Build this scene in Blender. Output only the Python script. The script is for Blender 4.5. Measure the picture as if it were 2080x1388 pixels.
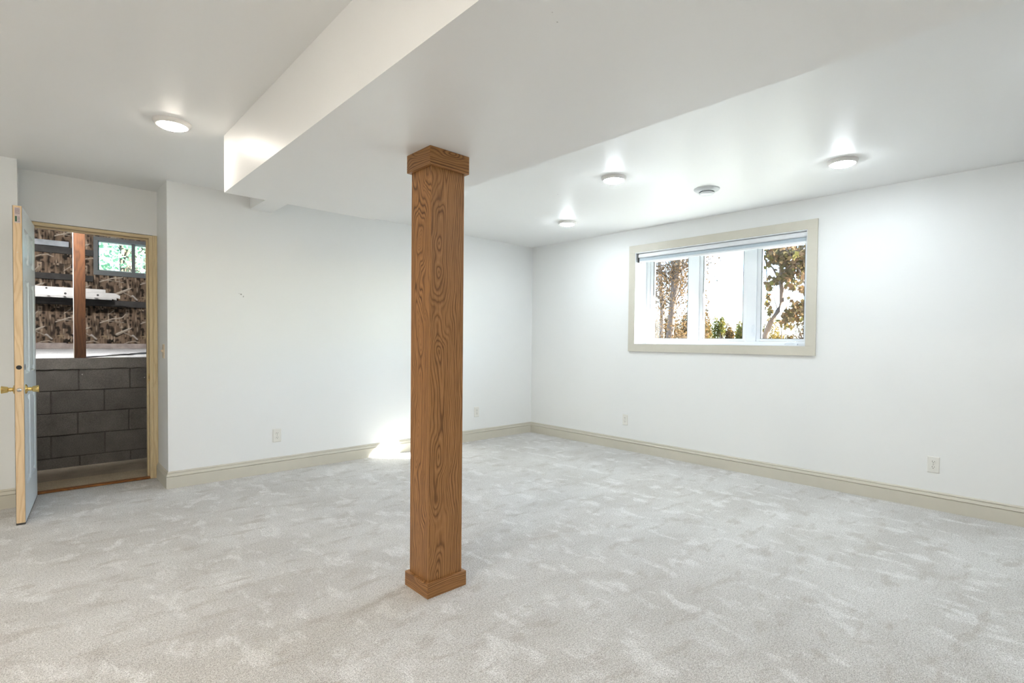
import bpy, bmesh, math, random
import numpy as np
from mathutils import Vector, Matrix

for o in list(bpy.data.objects):
    bpy.data.objects.remove(o, do_unlink=True)
SC = bpy.context.scene
COL = SC.collection
random.seed(7)

# ------------------------------------------------------------------ camera
CAM_C = Vector((-4.755841, -4.956749, 1.205583))
CAM_R = Vector((0.720574, -0.693298, 0.010483))
CAM_U = Vector((0.008442, 0.02389, 0.999679))
CAM_F = Vector((0.693326, 0.720255, -0.023068))
FPX, PPX, PPY = 1051.6084, 1081.4745, 717.8195
cd = bpy.data.cameras.new('camera')
cam = bpy.data.objects.new('camera', cd)
COL.objects.link(cam)
m = Matrix.Identity(4)
for i in range(3):
    m[i][0], m[i][1], m[i][2], m[i][3] = CAM_R[i], CAM_U[i], -CAM_F[i], CAM_C[i]
cam.matrix_world = m
cd.sensor_width = 36.0
cd.lens = FPX / 2080 * 36
cd.shift_x = (1040 - PPX) / 2080
cd.shift_y = (PPY - 694) / 2080
cd.clip_start = 0.05
cd.clip_end = 500
SC.camera = cam


def at(u, v, ax, val):
    """world point where the ray through photo pixel (u, v) meets the plane axis=val"""
    d = CAM_F + CAM_R * ((u - PPX) / FPX) - CAM_U * ((v - PPY) / FPX)
    t = (val - CAM_C[ax]) / d[ax]
    return CAM_C + d * t


# ------------------------------------------------------------------ world, sun, exposure
SUN_DIR = Vector((-1.0, 1.06, -0.68)).normalized()      # the way the light travels
W = bpy.data.worlds.new('world')
SC.world = W
W.use_nodes = True
nt = W.node_tree
nt.nodes.clear()
wo = nt.nodes.new('ShaderNodeOutputWorld')
bg = nt.nodes.new('ShaderNodeBackground')
sky = nt.nodes.new('ShaderNodeTexSky')
sky.sky_type = 'NISHITA'
sky.sun_disc = False
sky.sun_elevation = math.asin(-SUN_DIR.z)
sky.sun_rotation = math.atan2(-SUN_DIR.x, -SUN_DIR.y)
sky.air_density = 1.0
sky.dust_density = 1.0
sky.ozone_density = 1.0
bg.inputs['Strength'].default_value = 0.34
tint = nt.nodes.new('ShaderNodeMixRGB')          # clear cool autumn sky
tint.blend_type = 'MULTIPLY'
tint.inputs['Fac'].default_value = 1.0
tint.inputs['Color2'].default_value = (0.74, 0.95, 1.25, 1)
nt.links.new(sky.outputs[0], tint.inputs['Color1'])
nt.links.new(tint.outputs[0], bg.inputs['Color'])
nt.links.new(bg.outputs[0], wo.inputs['Surface'])
sl = bpy.data.lights.new('sun', 'SUN')
sl.energy = 17.5
sl.color = (1.0, 0.985, 0.96)
sl.angle = math.radians(0.6)
sun = bpy.data.objects.new('sun', sl)
COL.objects.link(sun)
sun.location = (9, -9, 12)
sun.rotation_euler = SUN_DIR.to_track_quat('-Z', 'Y').to_euler()

SC.view_settings.view_transform = 'Standard'
SC.view_settings.look = 'None'
SC.view_settings.exposure = 2.2
SC.view_settings.gamma = 1.0
SC.view_settings.use_curve_mapping = False
LAMP_POWER = 50.0            # radiance of the ceiling discs
LAMP_COLOR = (0.90, 0.985, 1.05)
WARM_COLOR = (1.0, 0.915, 0.80)     # warm tone of the added fill lights and the light by the soffit

# ------------------------------------------------------------------ dimensions (metres)
H = 2.44
XR = -3.995        # west end of the long wall
YR = 0.455         # recessed wall with the door
XL, YL = -4.832, 0.172
XW, YS = -8.2, -7.6
SX1, SX2, SZ, SY = -3.911, -2.927, 2.095, -1.347     # soffit
BX1, BX2, BZ = -3.399, -3.225, 2.326                 # beam casing
WY1, WY2, WZ1, WZ2, WD = -1.638, -3.385, 1.188, 2.181, 0.20   # east window opening, depth

# ------------------------------------------------------------------ node helpers
class NT:
    def __init__(s, name):
        s.m = bpy.data.materials.new(name)
        s.m.use_nodes = True
        s.t = s.m.node_tree
        s.t.nodes.clear()
        s.out = s.t.nodes.new('ShaderNodeOutputMaterial')

    def n(s, kind, **kw):
        x = s.t.nodes.new('ShaderNode' + kind)
        for k, v in kw.items():
            if k == 'ins':
                for kk, vv in v.items():
                    s.put(x, kk, vv)
            else:
                setattr(x, k, v)
        return x

    def put(s, node, key, v):
        sock = node.inputs[key]
        if isinstance(v, bpy.types.NodeSocket):
            s.t.links.new(v, sock)
        else:
            sock.default_value = v

    def math(s, op, a, b=None, c=None, clamp=False):
        x = s.n('Math', operation=op)
        x.use_clamp = clamp
        s.put(x, 0, a)
        if b is not None:
            s.put(x, 1, b)
        if c is not None:
            s.put(x, 2, c)
        return x.outputs[0]

    def coords(s, which='Object', scale=(1, 1, 1), loc=(0, 0, 0)):
        c = s.n('TexCoord')
        mp = s.n('Mapping')
        s.put(mp, 'Vector', c.outputs[which])
        mp.inputs['Scale'].default_value = scale
        mp.inputs['Location'].default_value = loc
        return mp.outputs[0]

    def noise(s, vec, scale, detail=3, rough=0.55, dist=0.0, out='Fac'):
        x = s.n('TexNoise')
        s.put(x, 'Vector', vec)
        s.put(x, 'Scale', scale)
        x.inputs['Detail'].default_value = detail
        x.inputs['Roughness'].default_value = rough
        x.inputs['Distortion'].default_value = dist
        return x.outputs[out]

    def ramp(s, fac, stops, interp='LINEAR'):
        x = s.n('ValToRGB')
        s.put(x, 'Fac', fac)
        cr = x.color_ramp
        cr.interpolation = interp
        while len(cr.elements) < len(stops):
            cr.elements.new(0.5)
        for e, (p, c) in zip(cr.elements, stops):
            e.position = p
            e.color = (*c, 1) if len(c) == 3 else c
        return x.outputs['Color']

    def mix(s, fac, a, b, mode='MIX'):
        x = s.n('MixRGB', blend_type=mode)
        s.put(x, 'Fac', fac)
        s.put(x, 'Color1', a if isinstance(a, bpy.types.NodeSocket) else (*a, 1))
        s.put(x, 'Color2', b if isinstance(b, bpy.types.NodeSocket) else (*b, 1))
        return x.outputs[0]

    def bump(s, h, strength=0.2, dist=0.01):
        x = s.n('Bump')
        s.put(x, 'Height', h)
        x.inputs['Strength'].default_value = strength
        x.inputs['Distance'].default_value = dist
        return x.outputs[0]

    def bsdf(s, color, rough=0.5, spec=0.5, metal=0.0, normal=None, **kw):
        b = s.n('BsdfPrincipled')
        s.put(b, 'Base Color', color if isinstance(color, bpy.types.NodeSocket) else (*color, 1))
        s.put(b, 'Roughness', rough)
        b.inputs['Specular IOR Level'].default_value = spec
        b.inputs['Metallic'].default_value = metal
        if normal is not None:
            s.put(b, 'Normal', normal)
        for k, v in kw.items():
            s.put(b, k, v)
        return b.outputs[0]

    def done(s, sh):
        s.t.links.new(sh, s.out.inputs['Surface'])
        return s.m


def lin(r, g, b):
    f = lambda c: c / 255 / 12.92 if c <= 10 else ((c / 255 + 0.055) / 1.055) ** 2.4
    return (f(r), f(g), f(b))


def plain(name, color, rough=0.5, spec=0.5, metal=0.0, var=0.04, vscale=9.0, bump=0.0, bscale=200):
    t = NT(name)
    co = t.coords('Object')
    nz = t.noise(co, vscale, 3)
    a = tuple(max(0, c * (1 - var)) for c in color)
    b = tuple(min(1, c * (1 + var)) for c in color)
    col = t.ramp(nz, [(0.3, a), (0.7, b)])
    nrm = t.bump(t.noise(co, bscale, 2), bump, 0.002) if bump else None
    return t.done(t.bsdf(col, rough, spec, metal, nrm))


M = {}


def paint(name, color, rough, spots=(), bump=0.05):
    """painted plasterboard: faint roller texture, optional scuffs at given world places"""
    t = NT(name)
    g = t.n('NewGeometry')
    pos = g.outputs['Position']
    big = t.noise(pos, 1.3, 2)
    col = t.ramp(big, [(0.25, tuple(c * 0.985 for c in color)), (0.75, color)])
    for (p, rx, ry, rz, c) in spots:
        mp = t.n('Mapping', vector_type='POINT')
        t.put(mp, 'Vector', pos)
        mp.inputs['Location'].default_value = (-p[0] / rx, -p[1] / ry, -p[2] / rz)
        mp.inputs['Scale'].default_value = (1 / rx, 1 / ry, 1 / rz)
        ln = t.n('VectorMath', operation='LENGTH')
        t.put(ln, 0, mp.outputs[0])
        wob = t.math('MULTIPLY', t.noise(pos, 120, 2), 1.1)
        d = t.math('ADD', ln.outputs['Value'], wob)
        f = t.math('SUBTRACT', 2.0, t.math('MULTIPLY', d, 1.4), clamp=True)
        col = t.mix(f, col, c)
    nz = t.noise(pos, 260, 3, 0.6)
    return t.done(t.bsdf(col, rough, 0.5, 0, t.bump(nz, bump, 0.002)))


WALLC = (0.85, 0.86, 0.85)
M['wall'] = paint('wall_paint', WALLC, 0.5, [
    ((-3.470, 0, 1.583), 0.011, 0.4, 0.009, (0.30, 0.29, 0.27)),
    ((-3.452, 0, 1.566), 0.006, 0.4, 0.012, (0.32, 0.31, 0.29)),
    ((-3.485, 0, 1.590), 0.004, 0.4, 0.004, (0.32, 0.31, 0.29))])
CW = (0.89, 0.895, 0.89)
M['ceil'] = paint('ceiling_satin_paint', CW, 0.42, [
    (at(1133, 395, 2, H), 0.006, 0.006, 0.05, (0.2, 0.19, 0.18)),
    (at(1132, 45, 2, SZ), 0.0035, 0.0035, 0.05, (0.42, 0.41, 0.40)),
    (at(1122, 25, 2, SZ), 0.003, 0.003, 0.05, (0.45, 0.44, 0.43))], bump=0.03)
M['trim'] = plain('trim_beige_paint', (0.62, 0.59, 0.505), 0.42, var=0.02, bump=0.02)
M['white'] = plain('white_vinyl', (0.80, 0.82, 0.84), 0.35, var=0.01)
M['plate'] = plain('white_plastic_plate', (0.80, 0.79, 0.74), 0.35, var=0.01)
M['cream'] = plain('cream_switch_plastic', (0.72, 0.60, 0.44), 0.35, var=0.01)
M['slot'] = plain('dark_slot', (0.03, 0.03, 0.03), 0.7)
M['rubber'] = plain('dark_rubber_seal', (0.06, 0.055, 0.05), 0.7)
M['brass'] = plain('polished_brass', (0.72, 0.52, 0.20), 0.22, metal=1.0, var=0.06, vscale=60)
M['steel'] = plain('latch_steel', (0.55, 0.55, 0.56), 0.25, metal=1.0)
M['alu'] = plain('brushed_aluminium', (0.52, 0.52, 0.52), 0.42, metal=0.35, var=0.08, vscale=14)
M['doorwhite'] = plain('door_white_paint', (0.72, 0.76, 0.77), 0.4, var=0.02, bump=0.03)
M['vent'] = plain('vent_white', (0.66, 0.69, 0.70), 0.4, var=0.01)
M['lampring'] = plain('lamp_white_ring', (0.82, 0.80, 0.78), 0.4, var=0.01)
M['shade'] = plain('shade_fabric', (0.50, 0.58, 0.64), 0.7, var=0.03, vscale=40)
M['sill_plate'] = plain('weathered_sill_board', (0.36, 0.31, 0.29), 0.85, var=0.25, vscale=12)
M['girt'] = plain('dark_stained_board', (0.035, 0.033, 0.032), 0.8, var=0.3, vscale=10)
M['paleboard'] = plain('pale_plastic_strip', (0.24, 0.27, 0.31), 0.5, var=0.4, vscale=5)
M['w2frame'] = plain('dark_grey_window_frame', (0.075, 0.085, 0.09), 0.5, var=0.1)
M['w2sash'] = plain('pale_sash', (0.45, 0.55, 0.53), 0.4)


def mat_carpet():
    t = NT('grey_beige_carpet')
    g = t.n('NewGeometry')
    pos = g.outputs['Position']

    def mp(scale, loc=(0, 0, 0), rot=0.0):
        x = t.n('Mapping')
        t.put(x, 'Vector', pos)
        x.inputs['Scale'].default_value = scale
        x.inputs['Location'].default_value = loc
        x.inputs['Rotation'].default_value = (0, 0, rot)
        return x.outputs[0]
    wob = t.noise(mp((1, 1, 1)), 2.0, 3, out='Color')
    add = t.n('MixRGB', blend_type='ADD')
    # brushed nap: patches of pile lying this way and that
    n1 = t.noise(mp((1.5, 2.4, 1), rot=0.5), 1.0, 5, 0.62, 0.3)
    n2 = t.noise(mp((9.0, 4.6, 1), (3, 9, 0), -0.4), 1.0, 4, 0.62, 0.25)
    n3 = t.noise(mp((4.8, 9.5, 1), (8, 2, 0), 0.3), 1.0, 4, 0.62, 0.25)
    n4 = t.noise(mp((1, 1, 1), (5, 1, 0)), 0.45, 2)
    p1 = t.ramp(n1, [(0.38, (0, 0, 0)), (0.62, (1, 1, 1))])
    p2 = t.ramp(n2, [(0.53, (0, 0, 0)), (0.64, (1, 1, 1))])
    p3 = t.ramp(n3, [(0.54, (0, 0, 0)), (0.66, (1, 1, 1))])
    base = t.mix(p1, (0.66, 0.645, 0.62), (0.80, 0.795, 0.78))
    base = t.mix(t.math('MULTIPLY', p2, 0.9), base, (0.93, 0.93, 0.925))
    base = t.mix(t.math('MULTIPLY', p3, 0.75), base, (0.56, 0.53, 0.49))
    base = t.mix(t.math('MULTIPLY', n4, 0.30), base, (0.83, 0.815, 0.79))
    # twisted yarn tufts
    vo = t.n('TexVoronoi', feature='F1')
    t.put(vo, 'Vector', pos)
    vo.inputs['Scale'].default_value = 210
    fine = t.noise(pos, 240, 2, 0.7)
    fine2 = t.noise(pos, 110, 2, 0.7)
    tuft = t.ramp(vo.outputs['Distance'], [(0.0, (1.1, 1.1, 1.1)), (0.65, (0.8, 0.79, 0.78))])
    col = t.mix(0.75, base, tuft, 'MULTIPLY')
    spk = t.ramp(fine, [(0.36, (0.40, 0.385, 0.37)), (0.5, (1, 1, 1)), (0.66, (1.2, 1.2, 1.2))])
    col = t.mix(0.75, col, spk, 'MULTIPLY')
    spk2 = t.ramp(fine2, [(0.35, (0.62, 0.61, 0.6)), (0.55, (1.05, 1.05, 1.05))])
    col = t.mix(0.6, col, spk2, 'MULTIPLY')
    h = t.math('ADD', t.math('MULTIPLY', fine, 0.6), t.math('SUBTRACT', 0.6, vo.outputs['Distance']))
    nrm = t.bump(h, 0.55, 0.006)
    return t.done(t.bsdf(col, 0.95, 0.1, 0, nrm, **{'Sheen Weight': 0.25, 'Sheen Roughness': 0.5}))


M['carpet'] = mat_carpet()


def mat_oak(name, light, mid, dark, ring=0.0105, fibc=(0.55, 0.5, 0.45)):
    """flat-sawn oak; the board runs along its own Z, its face spans X"""
    t = NT(name)
    tc = t.n('TexCoord')
    oi = t.n('ObjectInfo')
    sep = t.n('SeparateXYZ')
    t.put(sep, 0, tc.outputs['Object'])
    x, y, z = sep.outputs
    rnd = oi.outputs['Random']
    off = t.math('MULTIPLY', rnd, 17.0)
    zc = t.n('CombineXYZ')
    t.put(zc, 0, off)
    t.put(zc, 2, z)
    a = t.noise(zc.outputs[0], 0.9, 2, 0.5)
    zc2 = t.n('CombineXYZ')
    t.put(zc2, 0, t.math('ADD', off, 31.0))
    t.put(zc2, 1, t.math('MULTIPLY', x, 2.2))
    t.put(zc2, 2, z)
    b = t.noise(zc2.outputs[0], 2.0, 2, 0.5)
    px = t.math('ADD', t.math('ADD', x, t.math('MULTIPLY', y, 0.7)), t.math('MULTIPLY', t.math('SUBTRACT', a, 0.85), 0.22))
    py = t.math('ADD', t.math('MULTIPLY', t.math('SUBTRACT', b, 0.5), 0.34), 0.015)
    r = t.math('SQRT', t.math('ADD', t.math('MULTIPLY', px, px), t.math('MULTIPLY', py, py)))
    fz = t.n('CombineXYZ')
    t.put(fz, 0, t.math('MULTIPLY', x, 55.0))
    t.put(fz, 1, t.math('ADD', off, t.math('MULTIPLY', y, 55)))
    t.put(fz, 2, t.math('MULTIPLY', z, 5.0))
    wob = t.noise(fz.outputs[0], 1.0, 3, 0.6)
    r1 = t.n('CombineXYZ')
    t.put(r1, 0, t.math('MULTIPLY', r, 1.0 / (ring * 3.2)))
    t.put(r1, 1, off)
    r = t.math('ADD', r, t.math('MULTIPLY', t.noise(r1.outputs[0], 1.0, 1), ring * 2.6))
    r = t.math('ADD', r, t.math('MULTIPLY', wob, ring * 0.75))
    band = t.noise(r1.outputs[0], 0.7, 2)
    ph = t.math('FRACT', t.math('DIVIDE', r, ring))
    st = t.n('CombineXYZ')
    t.put(st, 0, t.math('MULTIPLY', x, 420.0))
    t.put(st, 1, t.math('ADD', off, t.math('MULTIPLY', y, 420)))
    t.put(st, 2, t.math('MULTIPLY', z, 9.0))
    fib = t.noise(st.outputs[0], 1.0, 2, 0.6)
    bigc = t.noise(zc2.outputs[0], 1.1, 2)
    col = t.ramp(ph, [(0.0, dark), (0.10, dark), (0.30, mid), (0.62, light), (0.9, mid), (1.0, dark)])
    col = t.mix(t.ramp(band, [(0.35, (0.75, 0.75, 0.75)), (0.62, (0.0, 0.0, 0.0))]), col, tuple((p_ + q_) / 2 for p_, q_ in zip(light, mid)))
    col = t.mix(t.math('MULTIPLY', bigc, 0.35), col, mid)
    fr = t.ramp(fib, [(0.32, fibc), (0.52, (1, 1, 1)), (0.75, (1.12, 1.1, 1.06))])
    col = t.mix(0.8, col, fr, 'MULTIPLY')
    nrm = t.bump(fib, 0.12, 0.002)
    return t.done(t.bsdf(col, 0.42, 0.4, 0, nrm))


M['oak'] = mat_oak('stained_oak', lin(182, 134, 84), lin(152, 106, 62), lin(74, 42, 17))
M['pine'] = mat_oak('bare_pine', lin(232, 206, 168), lin(228, 200, 160), lin(216, 184, 142), ring=0.02, fibc=(0.9, 0.88, 0.85))
M['stud'] = mat_oak('reddish_stud_wood', lin(92, 60, 37), lin(80, 51, 31), lin(54, 33, 19), ring=0.02)
M['jamb'] = mat_oak('yellowed_pine_jamb', lin(226, 208, 170), lin(220, 200, 160), lin(206, 182, 140), ring=0.02, fibc=(0.88, 0.86, 0.82))
M['threshold'] = mat_oak('orange_threshold_wood', lin(168, 112, 58), lin(148, 96, 48), lin(110, 66, 30), ring=0.01)


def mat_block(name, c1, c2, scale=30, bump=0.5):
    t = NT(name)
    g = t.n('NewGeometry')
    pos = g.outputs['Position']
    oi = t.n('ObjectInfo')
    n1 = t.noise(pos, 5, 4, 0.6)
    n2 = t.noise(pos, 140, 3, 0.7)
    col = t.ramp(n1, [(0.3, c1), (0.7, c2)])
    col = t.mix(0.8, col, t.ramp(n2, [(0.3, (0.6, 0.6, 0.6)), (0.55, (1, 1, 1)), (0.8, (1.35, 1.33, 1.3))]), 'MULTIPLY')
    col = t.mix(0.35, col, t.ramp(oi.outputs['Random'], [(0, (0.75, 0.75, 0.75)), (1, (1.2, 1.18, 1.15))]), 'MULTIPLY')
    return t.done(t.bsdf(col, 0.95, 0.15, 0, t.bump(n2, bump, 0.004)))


M['block'] = mat_block('grey_block', (0.17, 0.157, 0.146), (0.24, 0.224, 0.208))
M['mortar'] = mat_block('block_mortar', (0.12, 0.11, 0.10), (0.16, 0.15, 0.135))
M['capconc'] = mat_block('cement_cap', (0.21, 0.195, 0.18), (0.30, 0.28, 0.26))
M['concrete'] = mat_block('dusty_concrete', (0.40, 0.35, 0.285), (0.56, 0.49, 0.40), bump=0.3)
M['plywood'] = mat_block('dusty_subfloor', (0.60, 0.51, 0.38), (0.72, 0.62, 0.47), bump=0.15)
M['ledge'] = mat_block('white_vapour_sheet', (0.78, 0.79, 0.82), (0.90, 0.91, 0.93), bump=0.3)
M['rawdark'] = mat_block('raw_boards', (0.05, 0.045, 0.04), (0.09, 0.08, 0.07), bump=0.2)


def mat_emit(name, color, power):
    t = NT(name)
    e = t.n('Emission')
    e.inputs['Color'].default_value = (*color, 1)
    e.inputs['Strength'].default_value = power
    return t.done(e.outputs[0])


M['lamp'] = mat_emit('lamp_diffuser', LAMP_COLOR, LAMP_POWER)
M['fillwarm'] = mat_emit('fill_diffuser_warm', WARM_COLOR, LAMP_POWER * 2.25)  # for the unseen fill lights added away from the window
M['lampdim'] = mat_emit('lamp_diffuser_dimmed', WARM_COLOR, LAMP_POWER * 0.32)
M['fill_bulb'] = mat_emit('fill_bulb_glow', (1.0, 0.97, 0.93), 1500.0)  # glow of the lamp added in the storage space


def mat_glass(name, tint=(0.97, 0.99, 0.985)):
    t = NT(name)
    tr = t.n('BsdfTransparent')
    tr.inputs['Color'].default_value = (*tint, 1)
    gl = t.n('BsdfGlossy')
    gl.inputs['Roughness'].default_value = 0.02
    fr = t.n('LayerWeight')
    fr.inputs['Blend'].default_value = 0.5
    fac = t.math('ADD', t.math('MULTIPLY', t.math('POWER', fr.outputs['Facing'], 5.0), 0.6), 0.03)
    mx = t.n('MixShader')
    t.t.links.new(fac, mx.inputs[0])
    t.t.links.new(tr.outputs[0], mx.inputs[1])
    t.t.links.new(gl.outputs[0], mx.inputs[2])
    return t.done(mx.outputs[0])


M['glass'] = mat_glass('window_glass')
M['glass2'] = mat_glass('greenish_glass', (0.86, 0.97, 0.94))


def mat_leaf(name, cols, trans=0.45, k=0.36):
    t = NT(name)
    g = t.n('NewGeometry')
    n = len(cols)
    cols = [tuple(q * k for q in c) for c in cols]
    col = t.ramp(g.outputs['Random Per Island'], [((i + 0.5) / n, c) for i, c in enumerate(cols)])
    d = t.n('BsdfDiffuse')
    t.put(d, 'Color', col)
    tl = t.n('BsdfTranslucent')
    t.put(tl, 'Color', col)
    mx = t.n('MixShader')
    mx.inputs[0].default_value = trans
    t.t.links.new(d.outputs[0], mx.inputs[1])
    t.t.links.new(tl.outputs[0], mx.inputs[2])
    return t.done(mx.outputs[0])


M['leaf_maple'] = mat_leaf('maple_leaf', [lin(120, 100, 72), lin(104, 92, 58), lin(136, 108, 80), lin(124, 116, 62), lin(150, 112, 78)])
M['leaf_tan'] = mat_leaf('tan_autumn_leaf', [lin(176, 140, 100), lin(158, 128, 96), lin(192, 146, 90), lin(150, 128, 104)], k=0.2)
M['leaf_orange'] = mat_leaf('orange_brush', [lin(178, 136, 84), lin(160, 126, 84), lin(190, 150, 90), lin(150, 126, 80)], k=0.2)
M['leaf_yellow'] = mat_leaf('yellow_leaf', [lin(204, 168, 74), lin(188, 152, 84), lin(214, 178, 92), lin(176, 146, 88)], k=0.2)
M['leaf_green'] = mat_leaf('olive_shrub', [lin(132, 134, 62), lin(150, 134, 70), lin(164, 132, 70), lin(116, 122, 60)])
M['leaf_bright'] = mat_leaf('bright_green_leaf', [lin(150, 190, 140), lin(176, 206, 160), lin(126, 170, 130), lin(200, 220, 180)], k=0.5)
M['bark'] = plain('grey_brown_bark', lin(84, 66, 52), 0.9, var=0.25, vscale=8, bump=0.4, bscale=40)
M['bark_pale'] = plain('pale_bark', lin(104, 88, 76), 0.9, var=0.2, vscale=8, bump=0.4, bscale=40)
M['grass'] = plain('dry_lawn', lin(172, 170, 156), 0.95, var=0.25, vscale=3, bump=0.4, bscale=30)


# ------------------------------------------------------------------ mesh helpers
class MB:
    def __init__(s):
        s.v, s.f, s.sm = [], [], []

    def add(s, verts, faces, smooth=False):
        o = len(s.v)
        s.v += [tuple(p) for p in verts]
        s.f += [tuple(i + o for i in f) for f in faces]
        s.sm += [smooth] * len(faces)
        return s

    def box(s, x0, x1, y0, y1, z0, z1):
        x0, x1 = min(x0, x1), max(x0, x1)
        y0, y1 = min(y0, y1), max(y0, y1)
        z0, z1 = min(z0, z1), max(z0, z1)
        v = [(x0, y0, z0), (x1, y0, z0), (x1, y1, z0), (x0, y1, z0), (x0, y0, z1), (x1, y0, z1), (x1, y1, z1), (x0, y1, z1)]
        return s.add(v, [(0, 3, 2, 1), (4, 5, 6, 7), (0, 1, 5, 4), (1, 2, 6, 5), (2, 3, 7, 6), (3, 0, 4, 7)])

    def hexa(s, lo, hi):
        """lo and hi: four corner points each, same winding"""
        v = list(lo) + list(hi)
        return s.add(v, [(0, 3, 2, 1), (4, 5, 6, 7), (0, 1, 5, 4), (1, 2, 6, 5), (2, 3, 7, 6), (3, 0, 4, 7)])

    def lathe(s, prof, c=(0, 0, 0), axis='Z', seg=32, smooth=True):
        """prof: list of (radius, height along axis)"""
        c = Vector(c)
        v, f = [], []
        for r, h in prof:
            for k in range(seg):
                a = 2 * math.pi * k / seg
                p = {'Z': (r * math.cos(a), r * math.sin(a), h), 'X': (h, r * math.cos(a), r * math.sin(a)),
                     'Y': (r * math.sin(a), h, r * math.cos(a))}[axis]
                v.append(c + Vector(p))
        for i in range(len(prof) - 1):
            for k in range(seg):
                k2 = (k + 1) % seg
                f.append((i * seg + k, i * seg + k2, (i + 1) * seg + k2, (i + 1) * seg + k))
        s.add(v, f, smooth)
        if prof[0][0] > 1e-6:
            s.add(v[:seg], [tuple(range(seg))[::-1]])
        if prof[-1][0] > 1e-6:
            s.add(v[-seg:], [tuple(range(seg))])
        return s

    def tube(s, pts, rad, seg=8):
        pts = [Vector(p) for p in pts]
        n = len(pts)
        rad = rad if isinstance(rad, (list, tuple)) else [rad] * n
        v, f = [], []
        for i, p in enumerate(pts):
            d = (pts[min(i + 1, n - 1)] - pts[max(i - 1, 0)]).normalized()
            a = d.orthogonal().normalized() if abs(d.z) > 0.9 else d.cross(Vector((0, 0, 1))).normalized()
            b = d.cross(a)
            for k in range(seg):
                t = 2 * math.pi * k / seg
                v.append(p + (a * math.cos(t) + b * math.sin(t)) * rad[i])
        for i in range(n - 1):
            for k in range(seg):
                k2 = (k + 1) % seg
                f.append((i * seg + k, i * seg + k2, (i + 1) * seg + k2, (i + 1) * seg + k))
        s.add(v, f, True)
        s.add(v[:seg], [tuple(range(seg))[::-1]])
        s.add(v[-seg:], [tuple(range(seg))])
        return s

    def build(s, name, mat, parent=None, origin=None, bevel=0.0, segs=2):
        org = Vector(origin) if origin is not None else (parent.matrix_basis.translation if parent is not None and parent.get('_abs') else Vector((0, 0, 0)))
        me = bpy.data.meshes.new(name)
        me.from_pydata([tuple(Vector(p) - org) for p in s.v], [], s.f)
        for p, q in zip(me.polygons, s.sm):
            p.use_smooth = q
        me.materials.append(mat)
        bm = bmesh.new()
        bm.from_mesh(me)
        bmesh.ops.recalc_face_normals(bm, faces=bm.faces[:])
        if bevel:
            bmesh.ops.bevel(bm, geom=bm.edges[:], offset=bevel, segments=segs, profile=0.6, affect='EDGES', clamp_overlap=True)
        bm.to_mesh(me)
        bm.free()
        o = bpy.data.objects.new(name, me)
        COL.objects.link(o)
        if parent is not None:
            o.parent = parent
        elif origin is not None:
            o.location = origin
        return o


def tag(o, label=None, cat=None, group=None, kind=None):
    if label:
        o['label'] = label
    if cat:
        o['category'] = cat
    if group:
        o['group'] = group
    if kind:
        o['kind'] = kind
    return o


def empty(name, loc, label, cat, group=None, kind=None, rz=0.0, absolute=True):
    """absolute: children are given world coordinates (only with rz = 0)"""
    o = bpy.data.objects.new(name, None)
    o.empty_display_size = 0.1
    COL.objects.link(o)
    o.location = loc
    o.rotation_euler = (0, 0, rz)
    if absolute:
        o['_abs'] = 1
    return tag(o, label, cat, group, kind)


def child_abs(o):
    return Vector(o.parent.location) if o.parent else Vector()


def copy_tree(o, parent=None):
    c = o.copy()
    COL.objects.link(c)
    c.parent = parent
    for ch in list(o.children):
        copy_tree(ch, c)
    return c


# ------------------------------------------------------------------ shell of the room
def struct(name, mb, mat, label, cat, parent=None):
    o = mb.build(name, mat, parent)
    return tag(o, label, cat, kind='structure')


struct('floor', MB().box(XW, 0.02, YS, YR - 0.001, -0.12, 0.0), M['carpet'],
       'pale grey beige carpet with brushed nap marks', 'floor')
struct('ceiling', MB().box(XW - .15, 0.3, YS - .15, YR + .12, H, H + 0.16), M['ceil'],
       'off-white satin ceiling around the dropped soffit', 'ceiling')
struct('ceiling_soffit', MB().box(SX1, SX2, YS, SY, SZ, H + .002), M['ceil'],
       'wide dropped soffit box above the oak column', 'soffit')
struct('ceiling_beam', MB().box(BX1, BX2, SY + .001, 0.002, BZ, H + .002), M['ceil'],
       'narrow boxed beam between the soffit end and the long wall', 'beam')
struct('wall_north', MB().box(XR, 0.3, 0, YR + .12, -0.12, H), M['wall'],
       'long white wall with the sun patch at its foot', 'wall')
struct('wall_recess', MB().box(XL, XR, YR, YR + .12, 2.068, H), M['wall'],
       'strip of wall above the recessed doorway', 'wall')
struct('wall_left', MB().box(XW - .15, XL, YL, YR + .12, -0.12, H), M['wall'],
       'short wall behind the open white door', 'wall')
struct('wall_west', MB().box(XW - .15, XW, YS - .15, YL, -0.12, H), M['wall'], 'white side wall far from the window', 'wall')
struct('wall_south', MB().box(XW - .15, 0.3, YS - .15, YS, -0.12, H), M['wall'], 'white wall opposite the sunlit wall', 'wall')
we = MB()
we.box(0, .3, YS, 0, -0.12, WZ1).box(0, .3, YS, 0, WZ2, H).box(0, .3, YS, WY2, WZ1, WZ2).box(0, .3, WY1, 0, WZ1, WZ2)
struct('wall_east', we, M['wall'], 'white wall around the wide three-pane window', 'wall')

# baseboards, mitred, one object per wall
BP = [(0, 0), (.015, 0), (.015, .0925), (.008, .0945), (.008, .0975), (.0165, .0985), (.0095, .1185), (.004, .1195), (.004, .1225), (.009, .1240), (.003, .1345), (0, .135)]


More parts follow.
